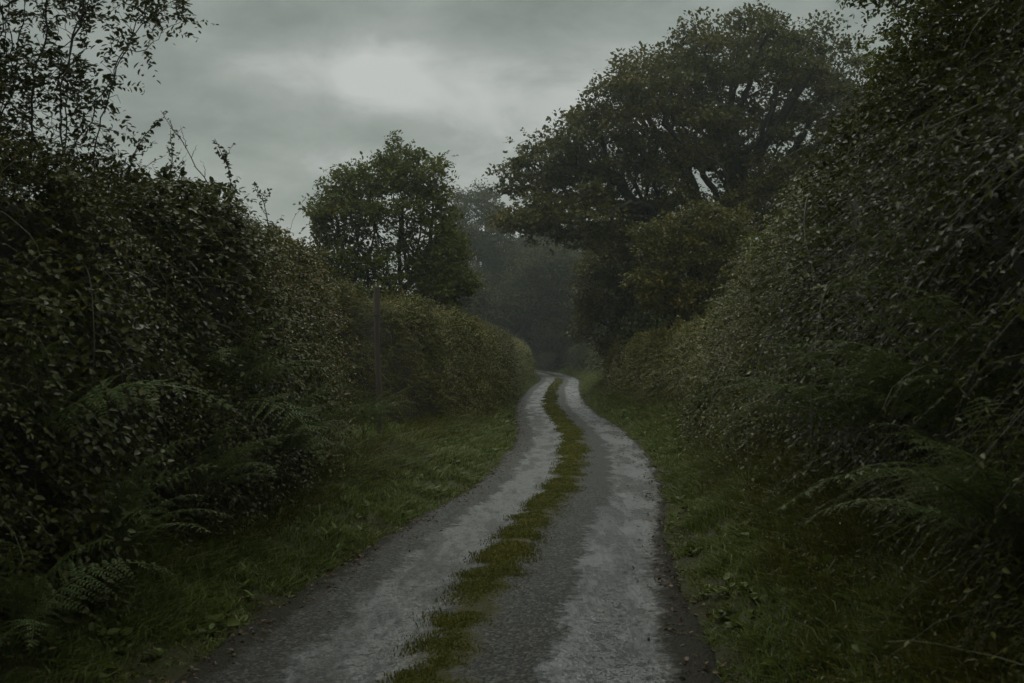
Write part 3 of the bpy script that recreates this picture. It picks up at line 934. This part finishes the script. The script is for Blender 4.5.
# ------------------------------------------------------------------ shoots standing above the hedges
def shoot(label, pts, leaf, nleaf, seed, mat, bare=(), tintc=.35, r=.009, group='shoots standing above the hedges'):
    rng = np.random.default_rng(seed)
    t = thing('sapling', label, 'sapling', group)
    gs, gl = Geo(), Geo()

    def twig(P, r0, nl, lf):
        Q, s = spline(P, 16)
        Q[1:-1] += rng.normal(0, .006, Q[1:-1].shape)
        tubes(gs, Q, np.linspace(r0, r0 * .25, 16)[None], 4)
        if nl:
            i = rng.uniform(3, 15, nl)
            p = np.stack([np.interp(i, np.arange(16), Q[:, k]) for k in range(3)], 1)
            d = rng.normal(0, 1, (nl, 3)) * [1, 1, .5] + UP * -.1
            leaves(gl, p, d, UP + rng.normal(0, .5, (nl, 3)), lf * rng.uniform(.6, 1.25, nl), 1.2, np.clip(rng.normal(tintc, .15, nl), 0, 1))
        return Q
    Q = twig(pts, r, nleaf, leaf)
    for k in range(9):
        i = rng.integers(4, 14)
        d = nrm(nrm(Q[i + 1] - Q[i]) * .8 + rng.normal(0, .6, 3) * [1, .6, .5] + UP * .3)
        L = rng.uniform(.12, .38) * (1.2 - i / 20)
        e = Q[i] + d * L
        twig([Q[i], (Q[i] + e) / 2 + rng.normal(0, .015, 3), e], r * .45, 0 if k in bare else int(nleaf * .28), leaf * .85)
    gs.build('stem', M['stem'], t, True)
    if gl.n:
        gl.build('leaves', mat, t)


H_ = M['hedge']
shoot('bare leaning twig sticking up left of the leafy hedge shoots', [px(250, 256, 11.2), px(218, 200, 11.1), px(186, 150, 11.0), px(160, 110, 11.0)], .03, 10, 1, H_, bare=range(2, 9))
shoot('tallest leafy upright shoot above the left hedge against the sky', [px(246, 262, 11.3), px(238, 215, 11.3), px(228, 170, 11.3), px(214, 138, 11.3)], .05, 46, 2, H_)
shoot('shorter leafy shoot nearest the maple above the left hedge', [px(272, 275, 11.9), px(268, 245, 11.9), px(266, 212, 11.9), px(256, 184, 11.9)], .05, 34, 3, H_)
shoot('dense leafy spray rising where the left hedge meets the twiggy shrub', [px(120, 205, 9), px(128, 170, 9), px(140, 140, 9), px(160, 118, 9)], .045, 40, 4, H_)
shoot('thin feathery shoot between the twiggy shrub and the bare twig', [px(165, 215, 9.6), px(166, 185, 9.6), px(172, 158, 9.6), px(170, 130, 9.6)], .04, 30, 5, H_)
shoot('low leafy sprig at the far end of the tall left hedge', [px(292, 290, 13.5), px(296, 268, 13.5), px(300, 252, 13.5), px(304, 240, 13.5)], .05, 26, 6, H_, tintc=.6)
shoot('yellowing shoot above the dip of the right hedge', [px(752, 306, 14.5), px(752, 284, 14.5), px(757, 266, 14.5), px(768, 252, 14.5)], .055, 46, 7, M['hazel'], tintc=.88)
shoot('arching yellow-tipped shoot leaning left over the right hedge', [px(765, 305, 14.0), px(750, 288, 14.0), px(733, 277, 14.0), px(716, 278, 14.0)], .05, 40, 8, M['hazel'], tintc=.85)
shoot('upright pale shoot under the hazel on the right hedge', [px(800, 285, 13.4), px(796, 262, 13.4), px(790, 243, 13.4), px(780, 228, 13.4)], .055, 46, 9, M['hazel'], tintc=.75)
shoot('small curled shoot on the low right hedge top', [px(672, 345, 22), px(672, 330, 22), px(677, 322, 22), px(684, 324, 22)], .06, 24, 10, M['clipped'], tintc=.7)


# ------------------------------------------------------------------ ferns
def frond_mesh(seed, L=.9, arch=.55, pairs=17):
    rng = np.random.default_rng(seed)
    g = Geo()
    M_ = 16
    t = np.linspace(0, 1, M_)
    el = 1.15 - arch * 2.5 * t ** 1.2 + rng.normal(0, .05, M_).cumsum() * .3
    yaw = rng.normal(0, .35) * t + rng.normal(0, .04, M_).cumsum() * .5
    step = L / (M_ - 1)
    P = np.zeros((M_, 3))
    for i in range(1, M_):
        P[i] = P[i - 1] + step * np.array([math.cos(el[i]) * math.cos(yaw[i]), math.cos(el[i]) * math.sin(yaw[i]), math.sin(el[i])])
    tubes(g, P, np.linspace(.0042, .001, M_)[None], 4, .7)
    tan = nrm(np.gradient(P, axis=0))
    roll = rng.normal(0, .25)
    for k in range(pairs):
        tt = .24 + .75 * ((k + .5 + rng.normal(0, .12)) / pairs)
        p0 = np.array([np.interp(tt, t, P[:, j]) for j in range(3)])
        tv = nrm(np.array([np.interp(tt, t, tan[:, j]) for j in range(3)]))
        sv = nrm(np.cross(UP, tv))
        uv = np.cross(tv, sv)
        sv, uv = sv * math.cos(roll) + uv * math.sin(roll), uv * math.cos(roll) - sv * math.sin(roll)
        pl0 = L * .27 * (max(.06, 1.02 - ((tt - .24) / .76)) ** .85) * (.8 + .2 * min(1, (tt - .24) / .12))
        for sgn in (1, -1):
            if rng.random() < .06:
                continue
            pl = pl0 * rng.uniform(.8, 1.12)
            d = nrm(sv * sgn + tv * rng.uniform(.35, .6) + uv * rng.uniform(-.25, .18))
            sag = rng.uniform(.12, .4)
            nq = max(4, int(17 * pl / (L * .27)))
            s = (np.arange(nq) + .6) / nq
            q = p0 + d * (s * pl)[:, None] - UP * (s ** 2 * pl * sag)[:, None]
            tubes(g, np.stack([p0, p0 + d * pl * .5 - UP * pl * sag * .25, p0 + d * pl - UP * pl * sag]), np.array([[.0013, .0009, .0005]]), 3, .7)
            un = nrm(np.cross(d, tv)) * (1 if np.cross(d, tv)[2] > 0 else -1)
            tn = np.clip(.45 + rng.normal(0, .12) + rng.normal(0, .1, nq), 0, 1)
            for s2 in (1, -1):
                dd = nrm(tv * s2 + d * .6) + rng.normal(0, .12, q.shape)
                ln = (L * .030 * (1.05 - s) * (.35 + .65 * pl / (L * .27)) + .003) * rng.uniform(.8, 1.15, nq)
                leaves(g, q, dd - UP * .15, un + rng.normal(0, .2, q.shape), ln, .72, tn)
    return g.mesh('frond', M['fern'])


FRONDS = [frond_mesh(k, .8 + .3 * ((k * .37) % 1), .42 + .3 * ((k * .61) % 1), 15 + k % 5) for k in range(9)]


def fern(label, x, y, n, scale, face, spread, seed, lift=0.0, roll=0.0):
    rng = np.random.default_rng(seed)
    t = thing('fern', label, 'fern', 'ferns on the lane banks')
    t.location = (x, y, float(gz(x, y)) + lift)
    for k in range(n):
        o = bpy.data.objects.new('frond', FRONDS[int(rng.integers(0, len(FRONDS)))])
        COL.objects.link(o)
        o.parent = t
        az = face + (k / max(1, n - 1) - .5) * spread + rng.normal(0, .2)
        o.rotation_euler = (rng.normal(roll, .12), rng.normal(-.08, .24), az)
        s = scale * rng.uniform(.75, 1.15)
        o.scale = (s, s, s)


R = math.radians
fern('large blue-green fern cascading from the middle of the left hedge', -2.42, 9.3, 12, 1.45, R(-48), R(150), 1, .78)
fern('fern with long fronds reaching right above the left verge grass', -2.18, 10.3, 10, 1.25, R(-25), R(120), 2, .30)
fern('pale fern at the foot of the left hedge near the bottom left corner', -2.38, 6.7, 10, 1.1, R(-20), R(140), 3, .20)
fern('dark fern drooping low at the left edge of the photo', -2.75, 6.2, 9, 1.2, R(-35), R(150), 4, .72)
fern('small fern half buried in stems under the cascading left fern', -2.3, 8.3, 8, 1.0, R(-30), R(140), 5, .25)
fern('fern in the bottom left corner among grass', -2.42, 5.5, 8, .9, R(-15), R(150), 6, .08)
fern('little fern at the gap before the wooden post', -2.16, 16.6, 9, 1.25, R(-40), R(180), 7, .08)
fern('large arching fern at the right edge with fronds sweeping left', 2.22, 5.2, 11, 1.35, R(192), R(100), 8, .48)
fern('dark fern below the arching one in the bottom right corner', 2.05, 4.6, 9, 1.2, R(190), R(110), 9, .15)
fern('long-fronded fern drooping down the right bank above the verge', 2.2, 6.6, 10, 1.25, R(200), R(110), 10, .42)
fern('shadowed fern high on the right bank at the edge of the photo', 2.5, 6.0, 8, 1.2, R(200), R(110), 11, 1.15)
fern('smaller fern tucked in the right bank beyond the drooping one', 2.42, 8.8, 8, 1.0, R(205), R(110), 12, .5)

# bramble canes arching out of the hedges
def bramble(label, pts, seed, leaf=.055):
    rng = np.random.default_rng(seed)
    t = thing('bramble', label, 'bramble', 'bramble canes arching from the hedges')
    gs, gl = Geo(), Geo()
    Q, _ = spline(pts, 26)
    tubes(gs, Q, np.linspace(.0036, .0012, 26)[None], 5)
    tan = nrm(np.gradient(Q, axis=0))
    for i in range(3, 26):
        if rng.random() < .2:
            continue
        side = nrm(np.cross(tan[i], UP)) * (1 if i % 2 else -1)
        d = nrm(side + tan[i] * .5 + UP * rng.uniform(-.3, .3) + rng.normal(0, .2, 3))
        e = Q[i] + d * leaf * rng.uniform(.5, .9) - UP * .008
        tubes(gs, np.stack([Q[i], (Q[i] + e) / 2 + UP * .004, e]), np.array([[.0012, .001, .0008]]), 3)
        fan = np.stack([d, nrm(d + nrm(np.cross(d, UP)) * 1.3), nrm(d - nrm(np.cross(d, UP)) * 1.3)]) - UP * .35
        leaves(gl, np.repeat(e[None], 3, 0), fan, UP + side * .3 + rng.normal(0, .3, (3, 3)), leaf * rng.uniform(.75, 1.15, 3) * (1.15 - i / 45), 1.25, np.clip(rng.normal(.62, .14, 3), 0, 1))
    gs.build('cane', M['stem'], t, True)
    gl.build('leaves', M['bank'], t)


bramble('bramble cane arching over the right verge well beyond the ferns', [(2.75, 12.4, 1.6), (2.35, 11.9, 1.75), (1.98, 11.2, 1.3), (1.85, 10.6, .8)], 1)
bramble('bramble cane drooping from the middle of the right bank', [(2.55, 9.6, 1.7), (2.1, 9.1, 1.85), (1.75, 8.4, 1.3), (1.62, 7.8, .75)], 2)
bramble('bramble cane hanging down just above the large right fern', [(2.5, 7.6, 2.0), (2.0, 7.1, 2.1), (1.72, 6.5, 1.6), (1.6, 6.1, 1.05)], 3)
bramble('high bramble cane leaning out near the top right of the bank', [(2.5, 8.6, 2.6), (2.12, 8.0, 2.8), (1.85, 7.2, 2.45), (1.8, 6.7, 2.05)], 4)
bramble('bramble cane with broad leaves hanging at the left edge of the photo', [(-3.0, 7.3, 2.1), (-2.6, 6.9, 2.2), (-2.35, 6.4, 1.75), (-2.3, 6.2, 1.35)], 5, .07)
bramble('bramble cane looping down the middle of the tall left hedge', [(-2.5, 10.5, 1.9), (-2.1, 10.1, 2.0), (-1.85, 9.6, 1.5), (-1.8, 9.3, 1.0)], 6)
bramble('bramble cane trailing from the lane end of the tall left hedge', [(-2.4, 14.6, 1.5), (-2.0, 14.2, 1.55), (-1.75, 13.8, 1.1), (-1.68, 13.5, .6)], 7)

# wooden stake in the gap of the left hedge
pr = thing('wooden_post', 'thin weathered wooden post standing in the gap of the left hedge', 'post')
g = Geo()
zz = np.linspace(-.1, 2.32, 12)
pp = np.stack([-2.08 - .022 * zz + .012 * np.sin(zz * 3), 17.9 + 0 * zz, gz(-2.1, 17.9) + zz], 1)
tubes(g, pp, (np.full(12, .044) + RNG.normal(0, .002, 12))[None], 8)
top = pp[-1]
tubes(g, np.stack([top, top + UP * .012, top + UP * .013]), np.array([[.044, .034, .002]]), 8)
g.build('shaft', M['wood'], pr, True)
g = Geo()
tubes(g, np.stack([pp[-3] + [-.075, -.01, 0], pp[-3] + [0, -.07, .004], pp[-3] + [.075, -.01, 0]]), .006, 6)
g.build('wire_tie', M['wood'], pr, True)

# ------------------------------------------------------------------ haze
g = Geo()
x0, x1, y0, y1, z0, z1 = -440, 440, -440, 620, -1.4, 22
g.add([(x0, y0, z0), (x1, y0, z0), (x1, y1, z0), (x0, y1, z0), (x0, y0, z1), (x1, y0, z1), (x1, y1, z1), (x0, y1, z1)],
      [(0, 3, 2, 1), (4, 5, 6, 7), (0, 1, 5, 4), (1, 2, 6, 5), (2, 3, 7, 6), (3, 0, 4, 7)])
m, nt, out = mat_base('haze_air')
v = N(nt, 'ShaderNodeVolumePrincipled', Density=.0012, Anisotropy=.7)
v.inputs['Color'].default_value = (.93, 1.0, .985, 1)
nt.links.new(v.outputs[0], out.inputs['Volume'])
tag(g.build('haze', m), 'thin grey mist hanging over the lane', 'haze', kind='stuff')

# ------------------------------------------------------------------ overcast sky and soft sun
# thin (brighter) and thick (darker) parts of the cloud deck
SKY_PATCHES = [(350, 78, 95, 30, .13), (430, 95, 80, 34, .14), (285, 60, 60, 22, .07), (215, 125, 130, 30, -.08), (420, 8, 190, 26, -.12), (620, 0, 200, 60, -.09), (330, 165, 120, 26, .05), (270, 240, 120, 25, .03)]
SUN_EL, SUN_AZ = R(48), R(-14)          # azimuth from +Y towards +X
w = bpy.data.worlds.new('World')
SC.world = w
w.use_nodes = True
nt = w.node_tree
nt.nodes.clear()
out = nt.nodes.new('ShaderNodeOutputWorld')
bg = N(nt, 'ShaderNodeBackground', Strength=.1)
sky = nt.nodes.new('ShaderNodeTexSky')
sky.sky_type = 'NISHITA'
sky.sun_disc = False
sky.sun_elevation = SUN_EL
sky.sun_rotation = SUN_AZ
sky.air_density = 1.0
sky.dust_density = 3.0
tc = nt.nodes.new('ShaderNodeTexCoord')
sep = nt.nodes.new('ShaderNodeSeparateXYZ')
nt.links.new(tc.outputs['Generated'], sep.inputs[0])

def cloud_noise(scale, loc, stretch, detail, rough, dist):
    mp = N(nt, 'ShaderNodeMapping')
    mp.inputs['Location'].default_value = loc
    mp.inputs['Scale'].default_value = stretch
    nt.links.new(tc.outputs['Generated'], mp.inputs['Vector'])
    n = N(nt, 'ShaderNodeTexNoise', Scale=scale, Detail=detail, Roughness=rough, Distortion=dist)
    nt.links.new(mp.outputs[0], n.inputs['Vector'])
    return n.outputs['Fac']


def glow(x, y, rx, ry):
    """soft patch of sky around a direction: 1 in its middle, 0 outside"""
    d0 = px(x, y, 1) - np.array([0, 0, CAM_H])
    d0 = d0 / np.linalg.norm(d0)
    dx = math_n(nt, 'MULTIPLY', math_n(nt, 'SUBTRACT', sep.outputs[0], float(d0[0])), F_PX / rx)
    dz = math_n(nt, 'MULTIPLY', math_n(nt, 'SUBTRACT', sep.outputs[2], float(d0[2])), F_PX / ry)
    r2 = math_n(nt, 'ADD', math_n(nt, 'MULTIPLY', dx, dx), math_n(nt, 'MULTIPLY', dz, dz))
    g_ = math_n(nt, 'POWER', 2.718, math_n(nt, 'MULTIPLY', r2, -1.0))
    return math_n(nt, 'MULTIPLY', g_, math_n(nt, 'GREATER_THAN', sep.outputs[1], 0.0))


big = cloud_noise(4.6, (3.1, 1.7, .35), (1, 1, 2.4), 4.0, .5, .1)
edge = cloud_noise(9.5, (7.3, 2.2, 1), (1, 1, 2.0), 8.0, .60, .3)
cl = math_n(nt, 'ADD', math_n(nt, 'MULTIPLY_ADD', big, .48, .055), math_n(nt, 'MULTIPLY', edge, .43))
for (x_, y_, rx_, ry_, a_) in SKY_PATCHES:
    cl = math_n(nt, 'ADD', cl, math_n(nt, 'MULTIPLY', glow(x_, y_, rx_, ry_), a_))
cc = ramp(nt, [(.28, (3.6, 4.2, 3.75)), (.42, (5.2, 5.95, 5.4)), (.54, (7.0, 7.7, 7.1)), (.70, (11.5, 11.9, 11.4))], cl)
mixs = mix_c(nt, .93, sky.outputs[0], cc)
mr = nt.nodes.new('ShaderNodeMapRange')
nt.links.new(sep.outputs[2], mr.inputs[0])
for k_, v_ in ((1, .31), (2, .80), (3, 1.0), (4, 3.4)):
    mr.inputs[k_].default_value = v_
vm = nt.nodes.new('ShaderNodeVectorMath')
vm.operation = 'SCALE'
nt.links.new(mixs, vm.inputs[0])
nt.links.new(mr.outputs[0], vm.inputs['Scale'])
mixs = vm.outputs[0]
nt.links.new(mixs, bg.inputs['Color'])
nt.links.new(bg.outputs[0], out.inputs['Surface'])

sl = bpy.data.lights.new('sun', 'SUN')
sl.energy = 1.0
sl.angle = R(35)
sl.color = (1, .97, .92)
so = bpy.data.objects.new('sun', sl)
COL.objects.link(so)
so.rotation_euler = (R(90) - SUN_EL, 0, math.pi - SUN_AZ)
so.location = (0, 0, 30)

# ------------------------------------------------------------------ camera
cd = bpy.data.cameras.new('camera')
cd.sensor_width = 36
cd.lens = F_PX * 36 / 1024
cd.clip_end = 2000
cd.dof.use_dof = True
cd.dof.focus_distance = 17
cd.dof.aperture_fstop = 5.0
co = bpy.data.objects.new('camera', cd)
COL.objects.link(co)
co.location = (0, 0, CAM_H)
co.rotation_euler = (R(90) + math.atan((HORIZ - 341.5) / F_PX), 0, 0)
SC.camera = co

SC.view_settings.view_transform = 'Standard'
SC.view_settings.look = 'None'
SC.view_settings.exposure = -1.1
SC.view_settings.gamma = 1.0
cy = SC.cycles
cy.max_bounces = 5
cy.diffuse_bounces = 1
cy.glossy_bounces = 2
cy.transmission_bounces = 2
cy.volume_bounces = 0
cy.transparent_max_bounces = 4
cy.use_denoising = True
cy.denoiser = 'OPENIMAGEDENOISE'
cy.caustics_reflective = False
cy.caustics_refractive = False
